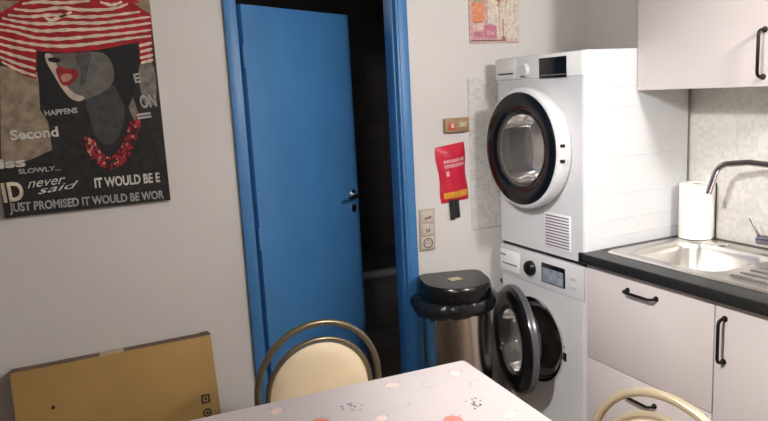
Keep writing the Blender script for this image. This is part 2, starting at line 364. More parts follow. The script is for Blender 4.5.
# open door on its left hinge
DR = .222
door = MB()
DAo = math.radians(16)
Xd = Matrix.Translation((-.014, .283, .437)) @ R(-DAo, 'Z') @ T(0, -.246, 0.010) @ AX_NX
door.lathe([(.155, .046), (.190, .054), (.226, .048), (.243, .032), (.246, .012), (.242, 0), (.165, -.004), (.165, .002)], M['black_gloss'], Xd, 64)
do = door.build('door', wm)
b = MB(); b.lathe([(.2445, .001), (.2475, .004), (.2475, .024), (.2440, .030)], M['smoke_trim'], Xd, 64); b.build('door_trim', do)
b = MB(); b.lathe([(.157, .046), (.150, .030), (.140, -.02), (.125, -.055), (.08, -.072), (0, -.075), (0, -.070), (.078, -.067), (.12, -.051), (.135, -.018), (.143, .032)], M['glass_dark'], Xd, 64); b.build('glass_bowl', do)
b = MB(); b.box((-.022, .262, .395), (.002, .292, .480), M['chrome'], .004); b.build('hinge', do)

# --- tumble dryer on top
td = thing('tumble_dryer', 'white tumble dryer with closed black rimmed door, stacked on the washing machine', 'tumble dryer', (WX, WY, .855))
HC = (.03, .453, .172)
b = cabinet_body(.845, HC)
for z0, z1 in ((.270, .420),): bead(b, .065, .530, z0, z1, -.2962)
for z in (.165, .095, .62, .70): b.tube([(.07, -.2968, z), (.53, -.2968, z)], .003, M['white'], 8)
b.build('casing', td)
b = MB(); b.box((.012, -.285, -.017), (.55, .285, .0), M['black']); b.build('stacking_strip', td)
b = MB(); b.box((-.008, -.290, .748), (.004, .290, .842), M['white_plastic'], .005); b.box((-.001, -.29, .742), (.002, .29, .747), M['white_plastic']); b.build('control_panel', td)
b = MB(); b.box((-.0115, .130, .752), (-.007, .280, .838), M['white_plastic'], .003); b.box((-.0135, .150, .772), (-.010, .262, .7785), M['black'], .001); b.build('water_tank_drawer', td)
b = MB(); b.lathe([(.030, 0), (.029, .014), (.025, .019), (0, .019)], M['white'], T(-.006, .065, .785) @ AX_NX, 32); b.box((-.0265, .045, .757), (-.022, .080, .763), M['rubber'], .001); b.build('program_knob', td)
b = MB(); b.box((-.0105, -.200, .746), (-.007, -.030, .829), M['black_gloss'], .001); b.box((-.0115, -.196, .757), (-.0100, -.034, .7605), M['rubber']); b.build('display', td)
b = MB(); b.box((-.003, -.210, .030), (.001, -.044, .180), M['white_plastic'], .001)
for k in range(11): b.box((-.0042, -.202, .038+.0128*k), (-.0026, -.052, .0435+.0128*k), M['purple'])
b.build('air_vent', td)
X = T(0, HC[0], HC[1]) @ AX_NX
b = MB(); b.lathe([(.160, -.07), (.235, -.09), (.235, -.46), (.10, -.49), (0, -.49)], M['drum'], X, 48); b.lathe([(.166, 0), (.160, -.07)], M['rubber'], X, 48)
for a in (0.6, 2.7, 4.8): b.box((.12, -.018, -.02), (.44, .018, .03), M['white_plastic'], .01, 2, T(0, HC[0], HC[1]) @ R(a, 'X') @ T(0, 0, -.21))
b.build('drum', td)
b = MB(); b.lathe([(.250, .001), (.258, .012), (.262, .046), (.261, .060), (.257, .068), (.250, .073), (.236, .075), (.17, .06), (.17, .004), (.250, .001)], M['white'], X, 72); do = b.build('door', td)
b = MB(); b.lathe([(.243, .073), (.240, .079), (.225, .083), (.195, .081), (.172, .074), (.163, .062), (.176, .055)], M['black_gloss'], X, 72); b.build('black_rim', do)
b = MB(); b.lathe([(.166, .072), (.161, .055), (.150, -.02), (.125, -.055), (.07, -.068), (0, -.070), (0, -.065), (.068, -.063), (.12, -.050), (.140, -.018), (.150, .060)], M['glass_dark'], X, 64); b.build('glass_bowl', do)
for z in (.478, .416): b = MB(); b.box((-.066, HC[0]-.268, z-.006), (-.050, HC[0]-.250, z+.006), M['black'], .001); b.build('hinge_cover', do)

# ------------------------------------------------------------------ kitchen units
def handle_bar(name, parent, p0, p1, out=-.032, r=.0055):       # bow handle between two points, standing off along x
    p0, p1 = Vector(p0), Vector(p1); d = (p1-p0).normalized(); o = Vector((out, 0, 0)); k = .012
    mb = MB(); pts = [p0+o*.0, p0+o*.5]
    pts += [p0+o*.72+d*.002, p0+o*.92+d*.007, p0+o+d*.016, p1+o-d*.016, p1+o*.92-d*.007, p1+o*.72-d*.002, p1+o*.5, p1]
    mb.tube(pts, r, M['iron'], 10)
    for p in (p0, p1): mb.lathe([(.010, 0), (.010, .004), (.006, .012), (.004, .013)], M['iron'], T(*p) @ AX_NX, 16)
    return mb.build(name, parent)
def base_unit(loc, label):
    u = thing('kitchen_base_cabinet', label, 'cabinet', loc, 0, 'kitchen base cabinets under the worktop')
    mb = MB()
    for y0, y1 in ((-.600, -.582), (-.018, 0)): mb.box((.018, y0, .10), (.572, y1, .863), M['cab_side'])
    mb.box((.018, -.582, .10), (.572, -.018, .118), M['cab_side']); mb.box((.560, -.582, .10), (.572, -.018, .863), M['cab_side'])
    mb.box((.018, -.582, .80), (.036, -.018, .863), M['cab_side'])
    mb.build('carcass', u)
    mb = MB(); mb.box((.06, -.600, 0), (.075, 0, .10), M['cab']); mb.build('plinth', u)
    return u
U1 = base_unit((0, -.004, 0), 'pale pink base cabinet with two drawers, beside the washing machine under the sink')
for z0, z1, hz in ((.464, .858, .800), (.105, .460, .390)):
    b = MB(); b.box((0, -.598, z0), (.018, -.002, z1), M['cab'], .0015); d = b.build('drawer', U1)
    handle_bar('handle', d, (0, -.222, hz), (0, -.358, hz))
U2 = base_unit((0, -.605, 0), 'pale pink base cabinet with one hinged door and a vertical handle, right of the drawers')
b = MB(); b.box((0, -.598, .105), (.018, -.002, .858), M['cab'], .0015); d = b.build('door', U2)
handle_bar('handle', d, (0, -.038, .806), (0, -.038, .660))
# worktop with the sink cut-out
b = MB()
WZ0, WZ1, WYE = .865, .905, -1.40
b.box((-.034, WYE, WZ0), (.075, -.004, WZ1), M['worktop'], .004, 3); b.box((-.034, -.02, WZ0), (-.011, .010, WZ1), M['worktop'], .004, 3)
b.box((.075, -.078, WZ0), (.576, -.004, WZ1), M['worktop']); b.box((.498, -.84, WZ0), (.576, -.078, WZ1), M['worktop']); b.box((.075, WYE, WZ0), (.576, -.84, WZ1), M['worktop'])
wt = b.build('worktop'); tag(wt, 'dark slate kitchen worktop running along the right wall', 'worktop')
# sink
sk = thing('kitchen_sink', 'stainless steel inset sink with one bowl and a ribbed drainer', 'sink', (.29, -.45, .905))
b = MB(); sx, sy = .29, -.45
def ring_strip(mb, A, B, m):
    n = len(A)
    for k in range(n): mb.face([A[k], A[(k+1) % n], B[(k+1) % n], B[k]], m)
L3 = lambda p, z: [(x, y, z) for x, y in p]
out0 = rpoly(-.235, .235, -.415, .405, .03, 8); out1 = rpoly(-.228, .228, -.408, .398, .028, 8); out2 = rpoly(-.215, .215, -.395, .385, .025, 8)
ring_strip(b, L3(out0, .0005), L3(out1, .006), M['sink']); ring_strip(b, L3(out1, .006), L3(out2, .004), M['sink'])
bowl = rpoly(-.178, .178, -.055, .355, .075, 8)
ring_strip(b, L3(out2, .004), L3(bowl, .002), M['sink'])
prev = L3(bowl, .002)
for ins, z in ((.006, -.006), (.012, -.03), (.022, -.115), (.035, -.145), (.060, -.158), (.11, -.162)):
    nx = L3(rpoly(-.178+ins, .178-ins, -.055+ins, .355-ins, max(.02, .078-ins*.4), 8), z); ring_strip(b, prev, nx, M['sink']); prev = nx
b.face(prev, M['sink'])
bmesh.ops.remove_doubles(b.bm, verts=list(b.bm.verts), dist=1e-5)
bmesh.ops.recalc_face_normals(b.bm, faces=list(b.bm.faces)); 
b.build('bowl', sk, ang=50)
b = MB()
for k in range(7):
    x = -.150+.05*k; b.tube([(x, -.10, .0026), (x, -.12, .0045), (x, -.34, .0045), (x, -.36, .0026)], .004, M['sink'], 8)
b.build('drainer_ribs', sk)
b = MB(); b.lathe([(0, -.158), (.030, -.158), (.040, -.160), (.042, -.163)], M['chrome'], T(0, .15, 0), 32); b.lathe([(.012, -.157), (0, -.154)], M['black'], T(0, .15, 0), 16); b.build('drain', sk)
b = MB(); b.lathe([(.022, .0055), (.021, .007), (0, .0075)], M['chrome'], T(.196, .20, 0) , 24); b.build('overflow_cap', sk)
# mixer tap standing on the sink ledge
tp = thing('mixer_tap', 'chrome mixer tap with a high arched spout on the sink ledge', 'tap', (.486, -.483, .9125))
b = MB(); b.lathe([(.027, 0), (.027, .006), (.022, .010), (.022, .075), (.018, .085), (.012, .095)], M['tapmetal'], None, 32)
b.tube([(0, .010, .048), (0, .085, .044)], .019, M['tapmetal'], 20); b.build('body', tp)
b = MB(); sw = math.radians(14)
pts = [(0, 0, .08), (0, 0, .23)]
A = .055
for k in range(1, 9): a = PI/2*k/8; pts.append((0, A-A*math.cos(a), .28+A*math.sin(a)-.003*k/8))
pts += [(0, .12, .337), (0, .18, .330)]
for k in range(1, 9): a = math.radians(72)*k/8; pts.append((0, .19+.055*math.sin(a), .328-.055*(1-math.cos(a))))
x, y, z = pts[-1]; pts.append((0, y+.026, z-.082))
b.tube(pts, .0115, M['tapmetal'], 16, X=R(sw, 'Z')); b.build('spout', tp)
b = MB(); b.tube([(0, .080, .050), (-.002, .092, .075), (-.004, .122, .125)], [.006, .005, .0045], M['tapmetal'], 10); b.build('lever', tp)
# wall cupboard
wc = thing('wall_cupboard', 'pale pink wall cupboard with a black bow handle above the worktop', 'cupboard', (.265, -.002, 1.535))
b = MB(); b.box((.018, -.60, 0), (.318, 0, .72), M['cab_side'], .001); b.build('carcass', wc)
b = MB(); b.box((0, -.598, -.002), (.0175, 0, .72), M['cab'], .0015); d = b.build('door', wc)
handle_bar('handle', d, (0, -.548, .182), (0, -.548, .030))
# kitchen roll in the corner
kr = thing('paper_towel_roll', 'white paper towel roll standing in the corner beside the dryer', 'paper roll', (.512, -.092, .911))
b = MB(); b.lathe([(.020, 0), (.066, 0), (.0675, .003), (.0675, .225), (.066, .228), (.020, .228), (.020, 0)], M['paper'], None, 48); b.build('paper', kr)
b = MB(); b.lathe([(.0195, .002), (.0195, .226), (.0175, .226), (.0175, .002), (.0195, .002)], M['card'], None, 24); b.build('core', kr)
kh = thing('paper_towel_holder', 'thin dark holder rod beside the white paper roll', 'paper roll holder', (.512, -.092, .905))
b = MB(); b.lathe([(0, 0), (.066, 0), (.066, .004), (.063, .0055), (0, .0055)], M['iron'], None, 40); b.build('base', kh)
b = MB(); b.tube([(.048, -.056, .003), (.048, -.056, .236)], .0026, M['iron'], 8); b.build('side_rod', kh)
b = MB(); b.tube([(0, 0, .004), (0, 0, .232)], .006, M['iron'], 10); b.build('post', kh)

# ------------------------------------------------------------------ table, oilcloth, chairs
TX, TY, TR = -.805, -.352, math.radians(-3)              # far right corner of the cloth, its turn
tb = thing('dining_table', 'rectangular dining table hidden under the patterned oilcloth', 'table', (TX, TY, 0), TR)
b = MB(); b.box((-1.31, -.98, .715), (-.015, -.015, .745), M['wood'], .003); b.build('tabletop', tb)
b = MB(); b.box((-1.25, -.92, .64), (-.075, -.90, .715), M['wood']); b.box((-1.25, -.095, .64), (-.075, -.075, .715), M['wood']); b.box((-1.25, -.92, .64), (-1.23, -.075, .715), M['wood']); b.box((-.095, -.92, .64), (-.075, -.075, .715), M['wood']); b.build('apron', tb)
for x, y in ((-.07, -.07), (-.07, -.93), (-1.26, -.07), (-1.26, -.93)):
    b = MB(); b.prism([(x-.024, y-.024), (x+.024, y-.024), (x+.024, y+.024), (x-.024, y+.024)], 0, .72, M['wood']); b.build('leg', tb)
cl = MB(); z = .7475; hang = .16
P0 = rpoly(-1.322, -.004, -.992, -.004, .010, 3)
cl.face([(x, y, z) for x, y in P0], M['cloth'])
q = [((x, y, z)) for x, y in P0]
cx, cy = -.663, -.498
def grow(p, d): return [(x+(d if x > cx else -d), y+(d if y > cy else -d)) for x, y in p]
A1 = [(x, y, z-.004) for x, y in grow(P0, .001)]; A2 = [(x, y, z-hang) for x, y in grow(P0, .001)]
ring_strip(cl, q, A1, M['cloth']); ring_strip(cl, A1, A2, M['cloth'])
bmesh.ops.remove_doubles(cl.bm, verts=list(cl.bm.verts), dist=1e-5)
rnd = random.Random(5)
inv = Matrix.Translation((TX, TY, 0)) @ R(TR, 'Z'); inv = inv.inverted()
def W2(x, y): v = inv @ Vector((x, y, 0)); return v.x, v.y
ZP = z+.0005
def blob(cx, cy, r, m, a0=0, sq=1.0, n=14, wob=.12, dz=0):
    pts = []
    for k in range(n):
        a = 2*PI*k/n; rr = r*(1+wob*rnd.uniform(-1, 1)); u, v = rr*math.cos(a), rr*sq*math.sin(a)
        pts.append((cx+u*math.cos(a0)-v*math.sin(a0), cy+u*math.sin(a0)+v*math.cos(a0), ZP+dz))
    cl.face(pts, m)
def dash(cx, cy, L, wd, a, m, dz=.0002):
    c, s = math.cos(a), math.sin(a)
    cl.face([(cx+u*c-v*s, cy+u*s+v*c, ZP+dz) for u, v in ((-L, 0), (0, -wd), (L, 0), (0, wd))], m)
def outline(pts, wd, m):
    for (xa, ya), (xb, yb) in zip(pts, pts[1:]):
        d = math.hypot(xb-xa, yb-ya) or 1; nx, ny = -(yb-ya)/d*wd, (xb-xa)/d*wd
        cl.face([(xa+nx, ya+ny, ZP+.0002), (xa-nx, ya-ny, ZP+.0002), (xb-nx, yb-ny, ZP+.0002), (xb+nx, yb+ny, ZP+.0002)], m)
def motif(kind, x, y):
    if kind == 'strawberry':
        blob(x, y, .026, M['berry'], rnd.uniform(0, 3), .85, 18, .05)
        for a in (0.5, 1.2, 1.9, 2.6): dash(x+.026*math.cos(a), y+.026*math.sin(a), .009, .003, a+rnd.uniform(-.4, .4), M['print_grey'])
        for k in range(6): dash(x+rnd.uniform(-.013, .013), y+rnd.uniform(-.012, .012), .002, .001, 1.2, M['blush'], .0004)
    elif kind == 'berries':
        for k in range(15): dash(x+rnd.gauss(0, .016), y+rnd.gauss(0, .013), rnd.uniform(.003, .0065), rnd.uniform(.002, .0035), rnd.uniform(0, 3), M['print_dark'])
        dash(x+.036, y+.012, .006, .002, .5, M['print_grey'])
    elif kind == 'pale':
        blob(x, y, .020, M['blush_soft'], rnd.uniform(0, 3), .7, 14, .1)
        for a in (0.3, 2.0, 4.0): dash(x+.026*math.cos(a), y+.026*math.sin(a), .006, .0025, a+1, M['print_grey'])
    else:
        a0 = rnd.uniform(0, 6)
        outline([(x+.018*math.cos(a0+.5*k)*(1+.12*k), y+.018*math.sin(a0+.5*k)) for k in range(7)], .0008, M['print_grey'])
        dash(x+.024*math.cos(a0), y+.024*math.sin(a0), .006, .003, a0, M['print_grey']); dash(x+.02*math.cos(a0+2), y+.02*math.sin(a0+2), .005, .0025, a0+1, M['print_grey'])
M['blush_soft'] = mat('soft_blush_print', (0.80, 0.59, 0.55), 0.5, var=0.1, vscale=60)
fixed = [('strawberry', -1.338, -.508), ('strawberry', -1.040, -.676), ('berries', -1.247, -.468), ('berries', -.942, -.620), ('pale', -1.42, -.385), ('pear', -1.114, -.526), ('pear', -.986, -.455),
         ('pale', -.902, -.727), ('pear', -1.494, -.405), ('pale', -.885, -.430), ('pale', -1.196, -.572), ('pear', -.868, -.52), ('pale', -1.08, -.402)]
kinds = ['strawberry', 'berries', 'pale', 'pear']; spots = []
for kd, x, y in fixed: u, v = W2(x, y); motif(kd, u, v); spots.append((u, v))
for k in range(400):
    u, v = rnd.uniform(-1.28, -.05), rnd.uniform(-.95, -.05)
    if all((u-p)**2+(v-q2)**2 > .108**2 for p, q2 in spots): motif(kinds[len(spots) % 4], u, v); spots.append((u, v))
clo = cl.build('tablecloth', loc=(TX, TY, 0)); clo.rotation_euler = (0, 0, TR)
tag(clo, 'pale pink oilcloth with scattered fruit print spread over the table', 'tablecloth')

def arch(r, zc, zlow, n=20, y=0.0, splay=0.0, sq=1.0):
    pts = [(-r-splay, y, zlow), (-r-splay*.35, y, (zlow+zc)/2)]
    pts += [(-r*math.cos(PI*k/n), y, zc+r*sq*math.sin(PI*k/n)) for k in range(n+1)]
    return pts+[(r+splay*.35, y, (zlow+zc)/2), (r+splay, y, zlow)]
def chair(loc, rz, label, tube):
    c = thing('dining_chair', label, 'chair', loc, rz, 'round backed dining chairs at the table')
    mb = MB(); mb.tube(arch(.221, .597, .006, 24, 0, .020), .0118, tube, 14)
    for s in (-1, 1): mb.lathe([(.015, 0), (.015, .018)], M['black'], T(s*.232, 0, 0), 14)
    mb.build('back_hoop', c)
    mb = MB(); pts = [(-.205, -.002, .46)]+[(-.188*math.cos(PI*k/24), -.002, .572+.188*math.sin(PI*k/24)) for k in range(25)]+[(.205, -.002, .46)]
    mb.tube(pts, .0095, tube, 12); mb.build('inner_hoop', c)
    mb = MB(); mb.lathe([(0, .019), (.125, .017), (.168, .010), (.181, 0), (.168, -.010), (.12, -.014), (0, -.015)], M['pad'], T(0, -.002, .566) @ R(PI/2, 'X'), 56); mb.build('backrest', c)
    mb = MB(); pad = [(-.19, -.40+.0), (.19, -.40)]
    mb.prism(rpoly(-.188, .188, -.405, -.020, .09, 8), .435, .475, M['pad'], bev=.014); mb.build('seat', c)
    mb = MB(); mb.tube([(x, y, .428) for x, y in rpoly(-.178, .178, -.395, -.020, .08, 6)], .0105, tube, 10, closed=True)
    mb.tube([(-.219, 0, .43), (.219, 0, .43)], .010, tube, 10); mb.build('seat_frame', c)
    for s in (-1, 1):
        mb = MB(); mb.tube([(s*.160, -.355, .428), (s*.172, -.375, .22), (s*.182, -.392, .006)], .0115, tube, 12); mb.lathe([(.015, 0), (.015, .018)], M['black'], T(s*.182, -.392, 0), 14); mb.build('leg', c)
    return c
chair((-1.145, 0.045, 0), math.radians(0), 'cream chair with a round back tucked in between the table and the blue door', M['tube'])
chair((-.612, -.962, 0), math.radians(-82), 'cream chair with a round back in front of the kitchen drawers', M['tube_light'])

# ------------------------------------------------------------------ waste bin
wb = thing('waste_bin', 'tall steel waste bin with black lid and liner between door and washing machine', 'bin', (-.340, .455, 0), math.radians(-16))
def dshape(k=1.0, n=16, r=.156, back=.150, c=.05):
    p = [(r*math.cos(PI+PI*i/n), r*math.sin(PI+PI*i/n)) for i in range(n+1)]
    for i in range(n//2+1): a = PI/2*i/(n//2); p.append((r-c+c*math.cos(a), back-c+c*math.sin(a)))
    for i in range(n//2+1): a = PI/2+PI/2*i/(n//2); p.append((-r+c+c*math.cos(a), back-c+c*math.sin(a)))
    return [(x*k, (y-0)*k) for x, y in p]
b = MB(); b.prism(dshape(.97), .03, .660, M['steel']); b.build('body', wb)
b = MB(); b.prism(dshape(.985), 0, .03, M['bin_black'], bev=.006); b.build('base_ring', wb)
b = MB(); b.box((-.10, .146, .03), (.10, .163, .735), M['bin_black'], .005); b.box((.140, .07, .03), (.158, .148, .700), M['bin_black'], .004); b.build('back_spine', wb)
b = MB()
prof = [(1.00, .672), (1.01, .678), (1.005, .715), (.985, .735), (.94, .744)]
rings = [[(x, y, zz) for x, y in dshape(k)] for k, zz in prof]
for A_, B_ in zip(rings, rings[1:]): ring_strip(b, A_, B_, M['bin_black'])
b.face(rings[-1], M['bin_black']); rr = [(x, y, .740) for x, y in dshape(.80)]
lid = (bmesh.ops.remove_doubles(b.bm, verts=list(b.bm.verts), dist=1e-5), b.build('lid', wb))[1]
b = MB(); b.box((-.030, -.020, .7445), (.026, .026, .7462), M['sticker'], .0005, 1, R(.25, 'Z')); b.build('sticker', lid)
b = MB(); rn = random.Random(3); base_ring = dshape(1.0, 40); n = len(base_ring); layers = []
for li, (k, zz, am) in enumerate(((.985, .672, .0), (1.05, .676, .006), (1.10, .655, .014), (1.11, .632, .016), (1.05, .616, .014), (.985, .622, .004))):
    L_ = []
    for i, (x, y) in enumerate(base_ring):
        d = math.sin(i*1.7+li*.6)*.5+math.sin(i*.73+li)*.5+rn.uniform(-.5, .5); q_ = 1+(k-1)+am*d*2.2
        left = 1+.10*max(0, -x/.168)*(k > 1.03)
        if y > .10: q_ = min(q_, 1.02); left = 1
        L_.append((x*q_*left, y*q_, zz+am*.7*d-.02*max(0, -x/.168)*(k > 1.03)))
    layers.append(L_)
for A_, B_ in zip(layers, layers[1:]): ring_strip(b, A_, B_, M['bag'])
bmesh.ops.remove_doubles(b.bm, verts=list(b.bm.verts), dist=1e-5); b.build('bin_liner', wb, ang=60)

# ------------------------------------------------------------------ things on and against the back wall
# flat carton leaning on the wall
ca = thing('cardboard_box', 'large flat brown cardboard box leaning against the wall below the poster', 'box', (-1.760, .467, 0), 0)
tilt = math.radians(-9.6); Xc = R(tilt, 'X')
Wc, Hc, Dc = .71, .675, .082
Xc = T(0, 0, .0) @ Xc
b = MB(); b.box((-Wc/2, 0, 0), (Wc/2, Dc, Hc), M['card'], .003, 2, Xc)
b.box((Wc/2-.004, .006, .02), (Wc/2+.0012, Dc-.006, Hc-.02), M['card'], 0, 1, Xc); b.build('carton', ca)
b = MB(); b.box((-Wc/2+.004, .004, Hc-.002), (Wc/2-.03, Dc-.004, Hc+.003), M['card_edge'], .001, 1, Xc); b.box((Wc/2-.03, .010, Hc-.001), (Wc/2+.002, Dc-.002, Hc+.006), M['card_edge'], .001, 1, Xc); b.build('top_flap', ca)
b = MB(); b.box((-.055, .003, Hc-.002), (.03, .07, Hc+.0038), M['tape'], 0, 1, Xc); b.build('tape', ca)
b = MB()
def frame(x0, x1, z0, z1, wd):
    for lo, hi in (((x0, z0), (x1, z0+wd)), ((x0, z1-wd), (x1, z1)), ((x0, z0), (x0+wd, z1)), ((x1-wd, z0), (x1, z1))): b.box((lo[0], -.0009, lo[1]), (hi[0], -.0001, hi[1]), M['ink'], 0, 1, Xc)
frame(.288, .320, .412, .447, .006); b.box((.300, -.0009, .424), (.308, -.0001, .436), M['ink'], 0, 1, Xc)
b.build('printed_mark', ca); b = MB()
b.lathe([(.017, 0), (.017, .0008), (.011, .0008), (.011, 0)], M['ink'], Xc @ T(.304, 0, .374) @ R(PI/2, 'X'), 24); b.box((.299, -.0009, .368), (.310, -.0001, .378), M['ink'], 0, 1, Xc); b.build('printed_mark', ca); b = MB()
b.lathe([(.007, 0), (.006, .0008), (0, .0008)], M['ink'], Xc @ T(-.232, 0, .525) @ R(PI/2, 'X'), 12)
b.build('ink_spot', ca)

# poster
POLYS = [('tan', [(-2.009, 1.738), (-1.894, 1.713), (-1.904, 1.582), (-1.884, 1.538), (-1.883, 1.438), (-1.958, 1.409), (-2.017, 1.393), (-2.05, 1.396)]), ('tan', [(-1.981, 1.957), (-1.901, 1.957), (-1.948, 1.931), (-1.989, 1.891)]), ('tan', [(-1.575, 1.96), (-1.493, 1.961), (-1.493, 1.903), (-1.523, 1.928)]), ('smear', [(-1.556, 1.745), (-1.499, 1.751), (-1.502, 1.581), (-1.547, 1.568), (-1.562, 1.628)]), ('smear', [(-1.619, 1.653), (-1.585, 1.615), (-1.575, 1.51), (-1.595, 1.519), (-1.614, 1.601)]), ('hair', [(-1.899, 1.782), (-1.815, 1.787), (-1.683, 1.784), (-1.549, 1.81), (-1.553, 1.709), (-1.593, 1.6), (-1.618, 1.565), (-1.641, 1.675), (-1.66, 1.633), (-1.772, 1.602), (-1.804, 1.608), (-1.799, 1.54), (-1.834, 1.52), (-1.876, 1.552), (-1.897, 1.616), (-1.897, 1.72)]), ('neck', [(-1.757, 1.612), (-1.716, 1.621), (-1.652, 1.669), (-1.634, 1.61), (-1.616, 1.557), (-1.659, 1.449), (-1.709, 1.438), (-1.739, 1.477), (-1.745, 1.543)]), ('face', [(-1.867, 1.778), (-1.797, 1.773), (-1.684, 1.781), (-1.653, 1.755), (-1.641, 1.704), (-1.657, 1.654), (-1.708, 1.624), (-1.772, 1.602), (-1.803, 1.615), (-1.83, 1.662), (-1.85, 1.712), (-1.865, 1.747)]), ('facelight', [(-1.867, 1.778), (-1.842, 1.774), (-1.831, 1.732), (-1.819, 1.676), (-1.788, 1.632), (-1.749, 1.619), (-1.772, 1.602), (-1.803, 1.615), (-1.83, 1.662), (-1.85, 1.712), (-1.865, 1.747)]), ('cheek', [(-1.778, 1.772), (-1.704, 1.778), (-1.73, 1.729), (-1.744, 1.665), (-1.772, 1.652), (-1.752, 1.708)]), ('hair', [(-1.86, 1.761), (-1.831, 1.763), (-1.813, 1.752), (-1.827, 1.742), (-1.855, 1.747)]), ('lips', [(-1.839, 1.722), (-1.822, 1.732), (-1.804, 1.721), (-1.784, 1.723), (-1.759, 1.709), (-1.776, 1.681), (-1.801, 1.661), (-1.824, 1.662), (-1.833, 1.69)]), ('tongue', [(-1.826, 1.7), (-1.799, 1.706), (-1.78, 1.695), (-1.803, 1.675), (-1.822, 1.676)]), ('hat', [(-1.986, 1.914), (-1.947, 1.937), (-1.914, 1.957), (-1.561, 1.96), (-1.526, 1.928), (-1.489, 1.91), (-1.504, 1.736), (-1.547, 1.73), (-1.549, 1.81), (-1.62, 1.797), (-1.69, 1.784), (-1.797, 1.776), (-1.889, 1.785), (-1.904, 1.689), (-1.951, 1.708), (-2.007, 1.751)])]
STRIPES = [[(-1.915, 1.944), (-1.859, 1.951), (-1.789, 1.948), (-1.697, 1.956)], [(-1.664, 1.952), (-1.625, 1.942), (-1.589, 1.953)], [(-1.942, 1.927), (-1.881, 1.921), (-1.798, 1.931), (-1.721, 1.924), (-1.626, 1.928), (-1.57, 1.946)], [(-1.963, 1.907), (-1.896, 1.901), (-1.826, 1.907), (-1.737, 1.9), (-1.643, 1.904), (-1.531, 1.918)], [(-1.982, 1.897), (-1.929, 1.884), (-1.862, 1.877), (-1.778, 1.88), (-1.679, 1.879), (-1.583, 1.889), (-1.497, 1.9)], [(-1.991, 1.878), (-1.938, 1.867), (-1.871, 1.853), (-1.781, 1.856), (-1.675, 1.858), (-1.571, 1.868), (-1.496, 1.878)], [(-1.993, 1.858), (-1.952, 1.851), (-1.886, 1.83), (-1.804, 1.825), (-1.691, 1.834), (-1.581, 1.843), (-1.499, 1.853)], [(-1.997, 1.834), (-1.95, 1.82), (-1.883, 1.806), (-1.794, 1.8), (-1.687, 1.809), (-1.59, 1.822), (-1.501, 1.831)], [(-2.0, 1.811), (-1.953, 1.797), (-1.892, 1.785)], [(-2.003, 1.788), (-1.956, 1.77), (-1.896, 1.751)], [(-2.005, 1.768), (-1.953, 1.743), (-1.9, 1.724)], [(-2.001, 1.751), (-1.956, 1.722), (-1.902, 1.7)], [(-1.547, 1.796), (-1.5, 1.806)], [(-1.546, 1.774), (-1.502, 1.784)], [(-1.549, 1.752), (-1.501, 1.762)], [(-1.547, 1.734), (-1.503, 1.744)], [(-1.852, 1.901), (-1.828, 1.89), (-1.761, 1.917)]]
BEADS = [[(-1.763, 1.472), (-1.761, 1.435), (-1.748, 1.401), (-1.723, 1.373), (-1.694, 1.359), (-1.661, 1.371), (-1.629, 1.405), (-1.606, 1.449), (-1.587, 1.496), (-1.573, 1.555)], [(-1.747, 1.463), (-1.741, 1.43), (-1.723, 1.402), (-1.701, 1.386), (-1.673, 1.391), (-1.645, 1.422), (-1.623, 1.461), (-1.599, 1.519)]]
TEXTS = [('HAPPENS', (-1.891, 1.56), (-1.783, 1.565), 0.019, 'grey'), ('Second', (-2.008, 1.483), (-1.855, 1.486), 0.035, 'white'), ('iss', (-2.055, 1.388), (-1.973, 1.389), 0.031, 'white'), ('SLOWLY...', (-1.999, 1.363), (-1.863, 1.364), 0.017, 'grey'), ('ID', (-2.057, 1.269), (-1.991, 1.272), 0.067, 'bone'), ('never', (-1.977, 1.31), (-1.852, 1.315), 0.022, 'script'), ('said', (-1.948, 1.285), (-1.808, 1.296), 0.025, 'script'), ('IT WOULD BE E', (-1.757, 1.288), (-1.525, 1.287), 0.036, 'white'), ('JUST PROMISED IT WOULD BE WOR', (-2.044, 1.232), (-1.517, 1.222), 0.031, 'grey2'), ('E', (-1.576, 1.662), (-1.554, 1.665), 0.033, 'grey'), ('ON', (-1.565, 1.569), (-1.506, 1.573), 0.048, 'grey'), ('=', (-1.581, 1.518), (-1.53, 1.522), 0.03, 'grey')]
pb = MB(); PY = YB-.020
pb.box((-2.064, PY, 1.2095), (-1.492, YB-.0005, 2.075), M['p_side'], .002)
def pface(pts, m, lay): pb.face([(x, PY-.0004*lay, zz) for x, zz in pts], m)
pface([(-2.062, 1.2115), (-1.494, 1.2115), (-1.494, 2.073), (-2.062, 2.073)], M['p_base'], 1)
pface([(-2.062, 1.965), (-1.494, 1.965), (-1.494, 2.073), (-2.062, 2.073)], M['p_tan'], 2)
pface([(-1.985, 1.955), (-1.93, 2.005), (-1.80, 2.035), (-1.68, 2.030), (-1.58, 2.0), (-1.525, 1.95)], M['p_hat'], 3)
for i, (k, pts) in enumerate(POLYS):
    lay = {'tan': 2, 'smear': 2, 'hair': 3, 'neck': 4, 'face': 5, 'facelight': 6, 'cheek': 6, 'lips': 7, 'tongue': 8, 'hat': 7}[k]
    if k == 'hair' and i > 6: lay = 7
    if k not in ('hat', 'tan'):
        for _ in range(2): pts = [p for (xa, za), (xb, zb) in zip(pts, pts[1:]+pts[:1]) for p in ((.75*xa+.25*xb, .75*za+.25*zb), (.25*xa+.75*xb, .25*za+.75*zb))]
    pface([(max(-2.062, min(-1.494, x)), zz) for x, zz in pts], M['p_'+k], lay)
